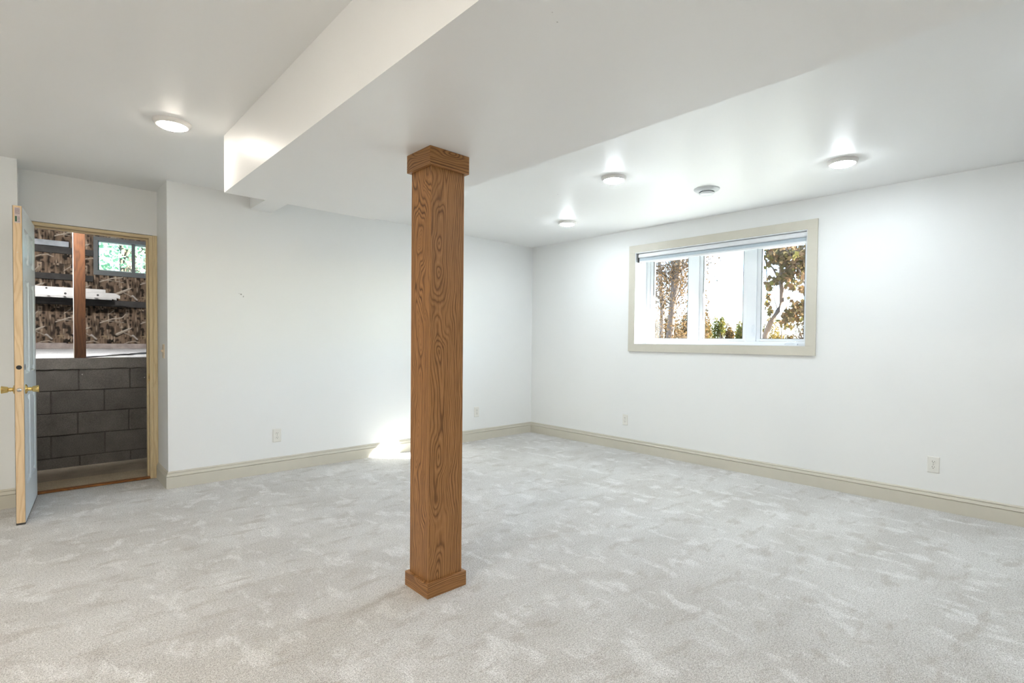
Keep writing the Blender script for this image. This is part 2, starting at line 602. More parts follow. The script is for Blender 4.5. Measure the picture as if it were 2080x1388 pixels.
def baseboard(path, names, closed_start=None):
    n = len(path)
    P = [Vector((*p, 0)) for p in path]
    dirs = [(P[i + 1] - P[i]).normalized() for i in range(n - 1)]
    nor = [Vector((-d.y, d.x, 0)) for d in dirs]
    off = []
    for i in range(n):
        if i == 0:
            off.append(nor[0])
        elif i == n - 1:
            off.append(nor[-1])
        else:
            a = nor[i - 1] + nor[i]
            off.append(a / (1 + nor[i - 1].dot(nor[i])))
    for i, nm in enumerate(names):
        mb = MB()
        k = len(BP)
        A = [P[i] + off[i] * d + Vector((0, 0, z)) for d, z in BP]
        B = [P[i + 1] + off[i + 1] * d + Vector((0, 0, z)) for d, z in BP]
        f = [(j, (j + 1) % k, (j + 1) % k + k, j + k) for j in range(k)]
        f += [tuple(range(k))[::-1], tuple(range(k, 2 * k))]
        mb.add(A + B, f)
        o = mb.build(nm[0], M['trim'])
        tag(o, nm[1], 'baseboard', kind='structure')


baseboard([(0, YS), (0, 0), (XR, 0), (XR, YR - .012)],
          [('baseboard_east', 'beige moulded baseboard under the window wall'),
           ('baseboard_north', 'beige moulded baseboard along the sunlit long wall'),
           ('baseboard_return', 'short shaded baseboard turning into the door recess')])
baseboard([(XL, YL), (XW, YL)], [('baseboard_left', 'beige baseboard behind the open door')])
baseboard([(XW, YL), (XW, YS), (0, YS)], [('baseboard_west', 'beige baseboard on the side wall far from the window'),
                                          ('baseboard_south', 'beige baseboard opposite the sunlit wall')])


# ------------------------------------------------------------------ east window
def bar(y0, y1, z0, z1, x0, x1):
    return MB().box(x0, x1, y0, y1, z0, z1)


win = empty('window_1', (0, (WY1 + WY2) / 2, WZ1), 'wide three-pane white window with a flat beige casing', 'window', kind='structure')
CT = -0.018
cw = 0.080
oy1, oy2, oz1, oz2 = -1.558, -3.466, 1.107, 2.262
bar(oy2, oy1, oz2 - cw, oz2, CT, 0).build('casing', M['trim'], win, bevel=.0015)
bar(oy2, oy1, oz1, oz1 + cw, CT, 0).build('casing', M['trim'], win, bevel=.0015)
bar(oy1 - cw, oy1, oz1 + cw, oz2 - cw, CT, 0).build('casing', M['trim'], win, bevel=.0015)
bar(oy2, oy2 + cw, oz1 + cw, oz2 - cw, CT, 0).build('casing', M['trim'], win, bevel=.0015)
# white linings of the deep reveal
lt = .006
bar(WY2, WY1, WZ1, WZ1 + lt, CT + .002, WD).build('reveal_lining', M['white'], win)
bar(WY2, WY1, WZ2 - lt, WZ2, CT + .002, WD).build('reveal_lining', M['white'], win)
bar(WY1 - lt, WY1, WZ1 + lt, WZ2 - lt, CT + .002, WD).build('reveal_lining', M['white'], win)
bar(WY2, WY2 + lt, WZ1 + lt, WZ2 - lt, CT + .002, WD).build('reveal_lining', M['white'], win)
# vinyl frame
fx0, fx1 = WD, WD + .075
ym1, ym2 = -2.235, -2.827      # mullion centres
bar(WY2, WY1, WZ1, WZ1 + .040, fx0, fx1).build('frame_rail', M['white'], win, bevel=.003)
bar(WY2, WY1, WZ2 - .04, WZ2, fx0, fx1).build('frame_rail', M['white'], win, bevel=.003)
bar(WY1 - .048, WY1, WZ1 + .04, WZ2 - .04, fx0, fx1).build('frame_stile', M['white'], win, bevel=.003)
bar(WY2, WY2 + .048, WZ1 + .04, WZ2 - .04, fx0, fx1).build('frame_stile', M['white'], win, bevel=.003)
for ym in (ym1, ym2):
    bar(ym - .046, ym + .046, WZ1 + .04, WZ2 - .04, fx0 - .004, fx1).build('mullion', M['white'], win, bevel=.003)
# three sashes
panes = [(WY1 - .050, ym1 + .048), (ym1 - .048, ym2 + .048), (ym2 - .048, WY2 + .050)]
for i, (ya, yb) in enumerate(panes):
    s = bpy.data.objects.new('sash', None)
    z0, z1 = WZ1 + .042, WZ2 - .042
    sw = .038
    mb = MB()
    mb.box(fx0 + .012, fx0 + .055, yb, ya, z0, z0 + .022).box(fx0 + .012, fx0 + .055, yb, ya, z1 - sw, z1)
    mb.box(fx0 + .012, fx0 + .055, ya - sw, ya, z0 + .022, z1 - sw).box(fx0 + .012, fx0 + .055, yb, yb + sw, z0 + .022, z1 - sw)
    so = mb.build('sash', M['white'], win)
    org = Vector(win.location)
    g = MB().box(fx0 + .030, fx0 + .036, yb + sw, ya - sw, z0 + .022, z1 - sw).build('pane', M['glass'], so, origin=org)
    sl_ = MB()
    for yy in (ya - sw - .004, yb + sw):
        sl_.box(fx0 + .010, fx0 + .029, yy, yy + .004, z0 + .022, z1 - sw)
    sl_.box(fx0 + .010, fx0 + .029, yb + sw, ya - sw, z0 + .0215, z0 + .0245)
    sl_.build('seal', M['rubber'], so, origin=org)
# crank handles and sash locks
for yc in (-1.83, -3.20):
    mb = MB()
    mb.box(fx0 - .022, fx0 + .002, yc - .055, yc + .055, WZ1 + .006, WZ1 + .020)
    mb.tube([(fx0 - .018, yc - .04, WZ1 + .02), (fx0 - .03, yc - .01, WZ1 + .032), (fx0 - .034, yc + .035, WZ1 + .028), (fx0 - .034, yc + .05, WZ1 + .02)], [.006, .006, .005, .006], 8)
    mb.build('crank_handle', M['white'], win)
for yc, zc in ((ym2 - .018, 1.33), (ym1 + .02, 1.34)):
    mb = MB()
    mb.box(fx0 - .012, fx0 - .003, yc - .010, yc + .010, zc - .055, zc + .055)
    mb.tube([(fx0 - .012, yc, zc - .02), (fx0 - .022, yc, zc), (fx0 - .02, yc, zc + .05)], [.006, .006, .005], 8)
    mb.build('sash_lock', M['white'], win)

# roller shade under the head of the reveal
sh = empty('roller_shade', (0.03, (WY1 + WY2) / 2, WZ2 - .01), 'rolled-up white and blue grey roller shade at the top of the wide window', 'blind')
ya, yb = WY1 - .022, WY2 + .012
prof = []
mb = MB()
pts = [(.012, 2.168), (.010, 2.150), (.010, 2.136), (.016, 2.128), (.06, 2.128), (.07, 2.168)]
k = len(pts)
mb.add([(x, ya, z) for x, z in pts] + [(x, yb, z) for x, z in pts],
       [(j, (j + 1) % k, (j + 1) % k + k, j + k) for j in range(k)] + [tuple(range(k))[::-1], tuple(range(k, 2 * k))])
mb.build('head_rail', M['white'], sh)
MB().lathe([(.024, yb + .004), (.024, ya - .004)], (.046, 0, 2.109), 'Y', 24).build('roll', M['shade'], sh)
MB().box(.0225, .0245, yb + .006, ya - .006, 2.092, 2.112).build('shade_cloth', M['shade'], sh)
MB().box(.018, .030, yb + .006, ya - .006, 2.074, 2.092).build('hem_bar', M['white'], sh, bevel=.002)
for yy in (ya + .001, yb - .005):
    MB().box(.008, .075, yy, yy + .004, 2.078, 2.174).build('bracket', M['rubber'] if yy > -2 else M['white'], sh)

# ------------------------------------------------------------------ oak column
cx0, cy0, cl1, cl2 = -3.450, -2.915, 0.2216, 0.2033
ct = .0165
colm = empty('wood_column', (cx0 + cl1 / 2, cy0 + cl2 / 2, 0), 'square stained oak column with boxed cap and base under the soffit', 'column')


def board_along(name, mat, p0, along, across, depth, L, Wd, T, parent, miter=0.0, org=Vector()):
    """a board whose local Z runs along its length, local X across the face, local Y through it"""
    mb = MB()
    a = miter
    lo = [(0, 0, 0), (Wd, 0, 0), (Wd, T, a), (0, T, a)]
    hi = [(0, 0, L), (Wd, 0, L), (Wd, T, L - a), (0, T, L - a)]
    mb.hexa(lo, hi)
    o = mb.build(name, mat, parent, origin=(0, 0, 0), bevel=.0012, segs=1)
    mm = Matrix.Identity(4)
    for i in range(3):
        mm[i][0], mm[i][1], mm[i][2] = across[i], depth[i], along[i]
        mm[i][3] = p0[i] - org[i]
    o.matrix_local = mm
    return o


X, Y, Z = Vector((1, 0, 0)), Vector((0, 1, 0)), Vector((0, 0, 1))
org = Vector(colm.location)
sx0, sx1, sy0, sy1 = cx0 + ct, cx0 + cl1 - ct, cy0 + ct, cy0 + cl2 - ct
tb = .019
# shaft boards: south, north full width, east and west between them
board_along('side_board', M['oak'], (sx0 + .0005, sy0, 0.01), Z, X, Y, SZ - .012, sx1 - sx0 - .001, tb, colm, 0, org)
board_along('side_board', M['oak'], (sx1 - .0005, sy1, 0.01), Z, -X, -Y, SZ - .012, sx1 - sx0 - .001, tb, colm, 0, org)
board_along('side_board', M['oak'], (sx0, sy1 - .0005, 0.01), Z, -Y, X, SZ - .012, sy1 - sy0 - .001, tb, colm, 0, org)
board_along('side_board', M['oak'], (sx1, sy0 + .0005, 0.01), Z, Y, -X, SZ - .012, sy1 - sy0 - .001, tb, colm, 0, org)
for z0, hh, nm in ((0.0, .0705, 'base_board'), (2.0095, SZ - 2.0095 - .0005, 'cap_board')):
    board_along(nm, M['oak'], (cx0, cy0, z0), X, Z, Y, cl1, hh, ct, colm, ct, org)
    board_along(nm, M['oak'], (cx0 + cl1, cy0 + cl2, z0), -X, Z, -Y, cl1, hh, ct, colm, ct, org)
    board_along(nm, M['oak'], (cx0, cy0 + cl2, z0), -Y, Z, X, cl2, hh, ct, colm, ct, org)
    board_along(nm, M['oak'], (cx0 + cl1, cy0, z0), Y, Z, -X, cl2, hh, ct, colm, ct, org)


# ------------------------------------------------------------------ outlets and switch
def outlet(loc, rz, label):
    """faces local -Y"""
    t = empty('wall_outlet', loc, label, 'outlet', 'duplex wall outlets', rz=rz, absolute=False)
    w, h = .037, .060
    mb = MB()
    mb.hexa([(-w, 0, -h), (w, 0, -h), (w, 0, h), (-w, 0, h)], [(-w + .005, -.006, -h + .005), (w - .005, -.006, -h + .005), (w - .005, -.006, h - .005), (-w + .005, -.006, h - .005)])
    mb.build('cover_plate', M['plate'], t)
    for zc in (.020, -.020):
        mb = MB()
        pr = []
        for k in range(20):
            a = 2 * math.pi * k / 20
            pr.append((.0172 * math.cos(a), max(-.0125, min(.0125, .0172 * math.sin(a)))))
        n = len(pr)
        mb.add([(x, -.0055, z + zc) for x, z in pr] + [(x * .97, -.0085, z * .97 + zc) for x, z in pr],
               [(j, (j + 1) % n, (j + 1) % n + n, j + n) for j in range(n)] + [tuple(range(n, 2 * n))])
        r = mb.build('receptacle', M['plate'], t)
        s = MB()
        s.box(-.0075, -.0052, -.0092, -.008, zc + .000, zc + .009)
        s.box(.0052, .0075, -.0092, -.008, zc + .001, zc + .008)
        s.lathe([(.0026, -.0092), (.0026, -.008)], (0, 0, zc - .006), 'Y', 10)
        s.build('slot', M['slot'], r)
    MB().lathe([(.003, -.0072), (.003, -.005)], (0, 0, 0), 'Y', 12).build('screw', M['steel'], t)
    return t


outlet((-3.180, 0, .330), 0, 'white duplex outlet low on the long wall between door recess and column')
outlet((-0.911, 0, .345), 0, 'white duplex outlet low on the long wall close to the room corner')
outlet((0, -1.525, .340), math.pi / 2 * -1, 'white duplex outlet below the corner-side edge of the wide window')
outlet((0, -4.279, .330), math.pi / 2 * -1, 'cream duplex outlet on the window wall well past the window')

sw = empty('light_switch', (XR, .165, 1.093), 'cream toggle switch plate on the narrow return beside the doorway', 'switch', rz=-math.pi / 2, absolute=False)
w, h = .036, .058
MB().hexa([(-w, 0, -h), (w, 0, -h), (w, 0, h), (-w, 0, h)], [(-w + .004, -.006, -h + .004), (w - .004, -.006, -h + .004), (w - .004, -.006, h - .004), (-w + .004, -.006, h - .004)]).build('cover_plate', M['cream'], sw)
MB().hexa([(-.005, -.005, -.012), (.005, -.005, -.012), (.005, -.005, .012), (-.005, -.005, .012)], [(-.004, -.020, .001), (.004, -.020, .001), (.004, -.018, .011), (-.004, -.018, .011)]).build('toggle', M['cream'], sw)
for zc in (-.03, .03):
    MB().lathe([(.003, -.0072), (.003, -.005)], (0, 0, zc), 'Y', 10).build('screw', M['steel'], sw)


# ------------------------------------------------------------------ ceiling lights, vent
def ceiling_light(x, y, label, mat=None):
    t = empty('ceiling_light', (x, y, H), label, 'ceiling light', 'round flush ceiling lights', absolute=False)
    MB().lathe([(.093, 0), (.093, -.008), (.087, -.018), (.078, -.024), (.073, -.022), (.071, -.016), (.071, 0)], (0, 0, 0), 'Z', 48).build('trim_ring', M['lampring'], t)
    MB().lathe([(.0705, -.017), (.069, -.026), (.060, -.032), (.045, -.035), (.02, -.0368), (.0005, -.037)], (0, 0, 0), 'Z', 40).build('diffuser', mat or (M['fillwarm'] if x < -5 else M['lamp']), t)
    return t


ceiling_light(-4.175, -1.355, 'round flush light on the ceiling beside the tall soffit face', M['lampdim'])
ceiling_light(-0.775, -1.320, 'round flush light nearest the far room corner')
ceiling_light(-1.610, -2.550, 'round flush light between the soffit and the ceiling vent')
ceiling_light(-0.830, -3.865, 'round flush light above the open end of the window')
ceiling_light(-1.64, -5.10, 'unseen flush fill light added past the window, over the open carpet')  # from here to the end of the list: unseen lights added as fill
ceiling_light(-5.50, -3.60, 'unseen flush fill light added in the middle of the ceiling side away from the window')
ceiling_light(-5.50, -6.20, 'unseen flush fill light added between the soffit and the side wall, at the end opposite the door')
ceiling_light(-6.80, -2.20, 'unseen flush fill light added on the ceiling side away from the window, towards the door')
ceiling_light(-6.90, -5.00, 'unseen flush fill light added on the ceiling side away from the window, opposite the door')

cv = empty('ceiling_vent', (-0.860, -2.905, H), 'round white ceiling vent with a raised centre disc and dark slot', 'vent', absolute=False)
MB().lathe([(.100, 0), (.100, -.004), (.094, -.010), (.072, -.022), (.060, -.026), (.056, -.020), (.056, 0)], (0, 0, 0), 'Z', 48).build('cone_ring', M['vent'], cv)
MB().lathe([(.055, -.004), (.055, -.016)], (0, 0, 0), 'Z', 40).build('dark_throat', M['slot'], cv)
MB().lathe([(.030, -.014), (.054, -.030), (.057, -.037), (.050, -.043), (.03, -.046), (.0005, -.047)], (0, 0, 0), 'Z', 40).build('centre_disc', M['white'], cv)

# ------------------------------------------------------------------ doorway: frame and open six-panel door
df = empty('trim_1', ((XL + XR) / 2, YR, 0), 'yellowed pine frame around the storage doorway', 'door frame', kind='structure')
jx0, jx1 = -4.800, -4.052      # clear opening
dorg = Vector(df.location)


def jamb_board(name, x0, x1, y0, y1, z0, z1, mat=M['jamb']):
    return board_along(name, mat, (x0, y0, z0), Z, X, Y, z1 - z0, x1 - x0, y1 - y0, df, 0, dorg)


jamb_board('jamb', jx1, jx1 + .024, YR - .004, YR + .125, 0.0, 2.040)
jamb_board('jamb', jx0 - .020, jx0, YR - .004, YR + .125, 0.0, 2.040)
board_along('head_jamb', M['jamb'], (jx0 - .02, YR - .004, 2.064), X, -Z, Y, jx1 + .024 - jx0 + .02, .024, .129, df, 0, dorg)
jamb_board('brick_mould', jx1 + .024, XR - .001, YR - .010, YR + .05, 0.0, 2.066)
jamb_board('door_stop', jx1 - .012, jx1, YR + .045, YR + .085, 0.0, 2.030)
jamb_board('door_stop', jx0, jx0 + .012, YR + .045, YR + .085, 0.0, 2.030)
board_along('head_stop', M['jamb'], (jx0, YR + .045, 2.0395), X, -Z, Y, jx1 - jx0, .012, .04, df, 0, dorg)
MB().box(jx1 - .0015, jx1 + .001, YR + .008, YR + .040, .835, .895).build('strike_plate', M['brass'], df)
MB().box(jx1 - .002, jx1 + .001, YR + .018, YR + .032, .852, .880).build('strike_hole', M['slot'], df)
thr = board_along('threshold', M['threshold'], (jx0, YR - .012, .004), X, Y, Z, jx1 - jx0, .05, .014, df, 0, dorg)

ang = math.atan2(-.766, -.057)      # leaf direction from its hinge
door = empty('door_1', (-4.7915, 0.4125, 0.012), 'open white six-panel door with bare pine edge and brass knobs', 'door', kind='structure', rz=ang, absolute=False)
DL, DT, DH = .762, .044, 2.012
# local: +X along the leaf, +Y is the face towards the opening, Z up
stile = .105
pz = [(.22, .80), (.95, 1.56), (1.67, 1.89)]
px_ = [(stile, DL / 2 - .045), (DL / 2 + .045, DL - stile)]


def door_face(yf, sgn):
    """moulded skin with six recessed and raised panels"""
    mb = MB()
    xs = [0, px_[0][0], px_[0][1], px_[1][0], px_[1][1], DL]
    zs = [0, pz[0][0], pz[0][1], pz[1][0], pz[1][1], pz[2][0], pz[2][1], DH]
    for i in range(5):
        for j in range(7):
            hole = i in (1, 3) and j in (1, 3, 5)
            x0, x1, z0, z1 = xs[i], xs[i + 1], zs[j], zs[j + 1]
            if not hole:
                mb.add([(x0, yf, z0), (x1, yf, z0), (x1, yf, z1), (x0, yf, z1)], [(0, 1, 2, 3)])
            else:
                rings = [(0, 0), (.010, -.013), (.020, -.013), (.040, -.002)]
                R = []
                for ins, dy in rings:
                    R.append([(x0 + ins, yf + dy * sgn, z0 + ins), (x1 - ins, yf + dy * sgn, z0 + ins), (x1 - ins, yf + dy * sgn, z1 - ins), (x0 + ins, yf + dy * sgn, z1 - ins)])
                v = sum(R, [])
                f = []
                for r in range(len(R) - 1):
                    for k in range(4):
                        f.append((r * 4 + k, r * 4 + (k + 1) % 4, r * 4 + 4 + (k + 1) % 4, r * 4 + 4 + k))
                f.append(tuple(range(len(v) - 4, len(v))))
                mb.add(v, f)
    return mb


core = MB()
core.box(.006, DL - .030, .010, DT - .010, .004, DH - .004)
core.build('door_core', M['doorwhite'], door)
door_face(DT, 1).build('moulded_skin', M['doorwhite'], door)
door_face(0, -1).build('moulded_skin', M['doorwhite'], door)
# pine stiles and rails showing on the edges
e = board_along('pine_edge', M['pine'], (DL, .0015, 0), Z, Y, -X, DH, DT - .003, .028, door)
MB().box(0, .02, .0015, DT - .0015, 0, DH).build('hinge_edge', M['pine'], door)
MB().box(.02, DL - .028, .0015, DT - .0015, DH - .02, DH).build('top_edge', M['pine'], door)
MB().box(.0, DL, .0005, DT - .0005, -.009, .003).build('bottom_strip', M['rubber'], door)  # dark strip along the bottom of the leaf
# edge hardware
ez = .851
MB().box(DL - .0005, DL + .0012, DT / 2 - .0125, DT / 2 + .0125, ez - .028, ez + .028).build('latch_plate', M['pine'], door)
MB().lathe([(.0125, DL), (.0125, DL + .004), (.009, DL + .011), (.0005, DL + .013)], (0, DT / 2, ez), 'X', 20).build('latch_bolt', M['steel'], door)
MB().lathe([(.0135, DL - .002), (.0135, DL + .0014)], (0, DT / 2, ez + .143), 'X', 24).build('bolt_hole', M['slot'], door)
bore = MB().lathe([(.020, DT - .001), (.020, DT + .0008)], (DL - .06, 0, ez + .143), 'Y', 24).build('bore_hole', M['slot'], door)
# sticker with a print at the top of the edge
st = MB().box(DL, DL + .0008, .010, .036, DH - .108, DH - .012).build('sticker', plain('sticker_paper', lin(205, 190, 186), .5), door)
MB().box(DL + .0008, DL + .0012, .012, .021, DH - .100, DH - .066).build('green_print', plain('sticker_green', lin(44, 92, 66), .5), st)
pm = MB()
rr = random.Random(3)
for i in range(9):
    z0 = DH - .052 + i * .0042
    y = .0125
    while y < .033:
        w_ = rr.uniform(.0012, .0045)
        pm.box(DL + .0008, DL + .0011, y, min(.0335, y + w_), z0, z0 + .0022)
        y += w_ + .0012
for i in range(5):
    pm.box(DL + .0008, DL + .0011, .024 + .002 * (i % 2), .034, DH - .1 + i * .007, DH - .0975 + i * .007)
pm.build('small_print', plain('sticker_ink', lin(120, 100, 110), .5), st)
MB().lathe([(.0018, DL), (.0018, DL + .0006)], (0, DT / 2, 1.72), 'X', 8).build('nail_head', M['steel'], door)


def knob(yf, sg):
    k = MB().lathe([(.030, yf), (.031, yf + .004 * sg), (.026, yf + .009 * sg), (.013, yf + .012 * sg), (.0115, yf + .018 * sg), (.014, yf + .024 * sg),
                    (.0115, yf + .030 * sg), (.0155, yf + .034 * sg), (.018, yf + .036 * sg), (.0235, yf + .062 * sg), (.0245, yf + .064 * sg), (.022, yf + .066 * sg), (.012, yf + .0655 * sg), (.0005, yf + .065 * sg)],
                   (DL - .060, 0, ez), 'Y', 36)
    return k.build('knob', M['brass'], door)


knob(DT, 1)
knob(0, -1)
for zc in (.2, 1.0, 1.8):
    MB().lathe([(.006, zc - .045), (.006, zc + .045)], (-.004, -.003, 0), 'Z', 12).build('hinge', M['brass'], door)

# ------------------------------------------------------------------ storage space behind the doorway
SXW, SXE, SYB = -6.3, -2.5, 1.42
CY = 3.60        # camouflage wall
struct('floor_storage', MB().box(SXW, SXE, .88, SYB + .1, -.12, 0.0), M['concrete'], 'dusty stained concrete floor in front of the block wall', 'floor')
struct('floor_subfloor', MB().box(SXW, SXE, YR + .001, .879, -.12, 0.003), M['plywood'], 'lighter tan dusty floor strip just inside the doorway', 'floor')
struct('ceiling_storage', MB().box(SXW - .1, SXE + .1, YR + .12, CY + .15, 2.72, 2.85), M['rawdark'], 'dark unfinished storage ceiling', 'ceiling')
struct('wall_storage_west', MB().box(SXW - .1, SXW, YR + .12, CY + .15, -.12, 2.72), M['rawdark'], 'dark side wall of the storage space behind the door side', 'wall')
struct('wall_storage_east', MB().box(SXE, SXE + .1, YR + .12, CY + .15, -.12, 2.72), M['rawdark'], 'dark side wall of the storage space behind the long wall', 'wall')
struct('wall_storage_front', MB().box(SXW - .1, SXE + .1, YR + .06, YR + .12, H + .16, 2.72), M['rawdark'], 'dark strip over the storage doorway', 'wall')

# block retaining wall, each block its own piece
bw = empty('wall_block', (-4.4, SYB + .1, 0), 'low dark grey concrete block wall behind the doorway', 'wall', kind='structure')
MB().box(SXW, SXE, SYB + .006, SYB + .19, -.05, 1.0).build('mortar_core', M['mortar'], bw)
bo = Vector(bw.location)
zlev = [-.10, .095, .297, .500, .705, .905]
xoff = [-4.278, -4.083, -4.276, -4.083 - .003, -4.278]
bl = .3775
offs = {0: -4.083, 1: -4.277, 2: -4.092, 3: -4.275, 4: -4.081}
proto = None
rb = random.Random(11)
for c in range(5):
    z0, z1 = zlev[c] + .004, zlev[c + 1] - .004
    if c == 0:
        z0 = -.02
    k0 = math.floor((SXW - offs[c]) / bl) + 1
    x = offs[c] + k0 * bl
    while x + bl < SXE:
        o = MB().box(x + .0045, x + bl - .0045, SYB + rb.uniform(-.002, .002), SYB + .03, z0, z1).build('concrete_block', M['block'], bw, bevel=.003, segs=1)
        x += bl
mb = MB()
xs = [SXW + i * .06 for i in range(int((SXE - SXW) / .06) + 1)]
v, f = [], []
for x in xs:
    j = rb.uniform(-.006, .006)
    v += [(x, SYB - .004, .906 + j), (x, SYB - .004, 1.0045), (x, SYB + .19, 1.0045), (x, SYB + .19, .906)]
for i in range(len(xs) - 1):
    for k in range(4):
        f.append((i * 4 + k, i * 4 + (k + 1) % 4, i * 4 + 4 + (k + 1) % 4, i * 4 + 4 + k))
mb.add(v, f)
mb.build('cement_cap', M['capconc'], bw)
pebs = MB()
for (u, v_) in ((293.5, 767), (167, 761)):
    p = at(u, v_, 1, SYB - .001)
    pebs.lathe([(.0005, -.003), (.005, -.001), (.005, .003)], p, 'Y', 8)
pebs.build('paint_fleck', M['plate'], bw)

# sloping white sheet over the raised ground behind the block wall
mb = MB()
v, f = [], []
nx, ny = 60, 26
for j in range(ny + 1):
    for i in range(nx + 1):
        y = SYB + .01 + (CY - SYB - .01) * j / ny
        x = SXW + (SXE - SXW) * i / nx
        t_ = j / ny
        z = 1.0065 + .047 * t_ + (rb.uniform(-.006, .006) if 0 < j < ny else 0)
        v.append((x, y, z))
for j in range(ny):
    for i in range(nx):
        a = j * (nx + 1) + i
        f.append((a, a + 1, a + nx + 2, a + nx + 1))
mb.add(v, f, True)
sheet = mb.build('floor_ledge', M['ledge'])
tag(sheet, 'white sheeting over the raised ledge behind the block wall', 'ledge', kind='structure')

# camouflage wall with its small window
W2X1, W2X2, W2Z1, W2Z2 = -4.210, -3.375, 1.988, 2.470
ws = MB()
ws.box(SXW, SXE, CY + .004, CY + .15, .9, W2Z1).box(SXW, SXE, CY + .004, CY + .15, W2Z2, 2.72)
ws.box(SXW, W2X1, CY + .004, CY + .15, W2Z1, W2Z2).box(W2X2, SXE, CY + .004, CY + .15, W2Z1, W2Z2)
wsb = struct('wall_storage_back', ws, M['rawdark'], 'storage wall covered in woodland camouflage print with a small window', 'wall')


def camo_sheet():
    """the woodland print, drawn into a fine vertex grid as flat colour"""
    rng = np.random.default_rng(5)
    x0, x1, z0, z1, st = -5.6, -2.6, 1.05, 2.70, .0065
    nx_, nz_ = int((x1 - x0) / st), int((z1 - z0) / st)
    gx = x0 + np.arange(nx_ + 1) * st
    gz = z0 + np.arange(nz_ + 1) * st
    Xg, Zg = np.meshgrid(gx, gz)
    px, pz2 = .415, .52
    u = np.mod(Xg - (-4.57), px) / px
    w = np.mod(Zg - 1.05, pz2) / pz2

    def vnoise(a, b, fx, fz, seed):
        r = np.random.default_rng(seed)
        n = 32
        g = r.random((n, n))
        aa, bb = a * fx, b * fz
        i, j = np.floor(aa).astype(int), np.floor(bb).astype(int)
        fa, fb = aa - i, bb - j
        fa, fb = fa * fa * (3 - 2 * fa), fb * fb * (3 - 2 * fb)
        return (g[j % n, i % n] * (1 - fa) * (1 - fb) + g[j % n, (i + 1) % n] * fa * (1 - fb) + g[(j + 1) % n, i % n] * (1 - fa) * fb + g[(j + 1) % n, (i + 1) % n] * fa * fb)
    bark = vnoise(u, w, 32, 6, 1) * .5 + vnoise(u, w, 16, 3, 2) * .3 + vnoise(u, w, 8, 8, 3) * .3
    dark = np.array(lin(50, 42, 35))
    mid = np.array(lin(132, 112, 94))
    pale = np.array(lin(186, 168, 148))
    tt = np.clip((bark - .25) / .6, 0, 1)[..., None]
    col = dark + (mid - dark) * tt
    streak = np.clip((vnoise(u, w, 28, 4, 8) - .72) * 6, 0, 1)[..., None] * .7
    col = col + (pale - col) * streak
    blot = np.clip((vnoise(u, w, 16, 18, 21) - .60) * 7, 0, 1)[..., None] * .9
    col = col + (np.array(lin(24, 20, 18)) - col) * blot
    wob = (vnoise(u, w, 12, 12, 4) - .5) * .03

    def seg(ax, az, bx, bz, r0, r1, c, hi=None, soft=.004):
        nonlocal col
        for sx in (-1, 0, 1):
            for sz in (-1, 0, 1):
                A = np.array([ax + sx, az + sz]) * [px, pz2]
                B = np.array([bx + sx, bz + sz]) * [px, pz2]
                pxx, pzz = u * px + wob * .3, w * pz2 + wob * .3
                d = B - A
                t_ = np.clip(((pxx - A[0]) * d[0] + (pzz - A[1]) * d[1]) / (d @ d), 0, 1)
                dx, dz = pxx - A[0] - t_ * d[0], pzz - A[1] - t_ * d[1]
                dist = np.hypot(dx, dz)
                r = r0 + (r1 - r0) * t_
                k = np.clip((r - dist) / soft + .5, 0, 1)[..., None]
                cc = np.array(c)
                if hi is not None:
                    hl = np.clip(.5 + (dz / np.maximum(r, 1e-4)) * .6, 0, 1)[..., None]
                    cc = cc + (np.array(hi) - cc) * hl
                col = col + (cc - col) * k
    P_, Q_ = lin(112, 100, 88), lin(196, 186, 172)
    D_ = lin(20, 16, 14)
    # thick broken log with a dark end, forked branches, crooked twig, oak leaf
    seg(.40, .33, .55, .41, .020, .020, D_)
    seg(.42, .36, .72, .50, .017, .013, P_, Q_)
    seg(.72, .50, .78, .53, .012, .004, P_, Q_)
    seg(.60, .40, .92, .27, .005, .004, P_, Q_)
    seg(.80, .33, .93, .24, .010, .007, lin(120, 112, 106), lin(206, 200, 194))
    seg(.02, .64, .30, .74, .006, .008, P_, Q_)
    seg(.30, .74, .55, .78, .008, .006, P_, Q_)
    seg(.55, .78, .68, .92, .006, .003, P_, Q_)
    seg(.48, .77, .50, .52, .003, .002, P_, Q_)
    seg(.05, .69, .60, .66, .003, .003, P_, Q_)
    seg(.55, .10, .70, .17, .006, .006, P_, Q_)
    seg(.70, .17, .86, .19, .006, .005, P_, Q_)
    seg(.86, .19, .97, .15, .006, .003, P_, Q_)
    seg(.35, .95, .20, .84, .004, .002, P_, Q_)
    L1, L2 = lin(108, 92, 74), lin(150, 132, 108)
    for k in range(5):
        a = .5 + k * 1.25
        seg(.13, .30, .13 + .10 * math.cos(a), .30 + .075 * math.sin(a), .014, .004, L1, L2)
    for k in range(4):
        a = 1.1 + k * 1.5
        seg(.30, .20, .30 + .06 * math.cos(a), .20 + .05 * math.sin(a), .010, .003, D_)
    nV = (nx_ + 1) * (nz_ + 1)
    co = np.stack([Xg.ravel(), np.full(nV, CY + .002), Zg.ravel()], 1)
    ii, jj = np.meshgrid(np.arange(nx_), np.arange(nz_))
    cxm, czm = gx[ii] + st / 2, gz[jj] + st / 2
    keep = ~((cxm > W2X1 + .01) & (cxm < W2X2 - .01) & (czm > W2Z1 + .01) & (czm < W2Z2 - .01))
    a = (jj * (nx_ + 1) + ii)[keep]
    quads = np.stack([a, a + 1, a + nx_ + 2, a + nx_ + 1], 1)
    me = bpy.data.meshes.new('camouflage_sheet')
    me.from_pydata(co.tolist(), [], quads.tolist())
    at_ = me.color_attributes.new('print', 'FLOAT_COLOR', 'POINT')
    at_.data.foreach_set('color', np.concatenate([col.reshape(-1, 3), np.ones((nV, 1))], 1).astype(np.float32).ravel())
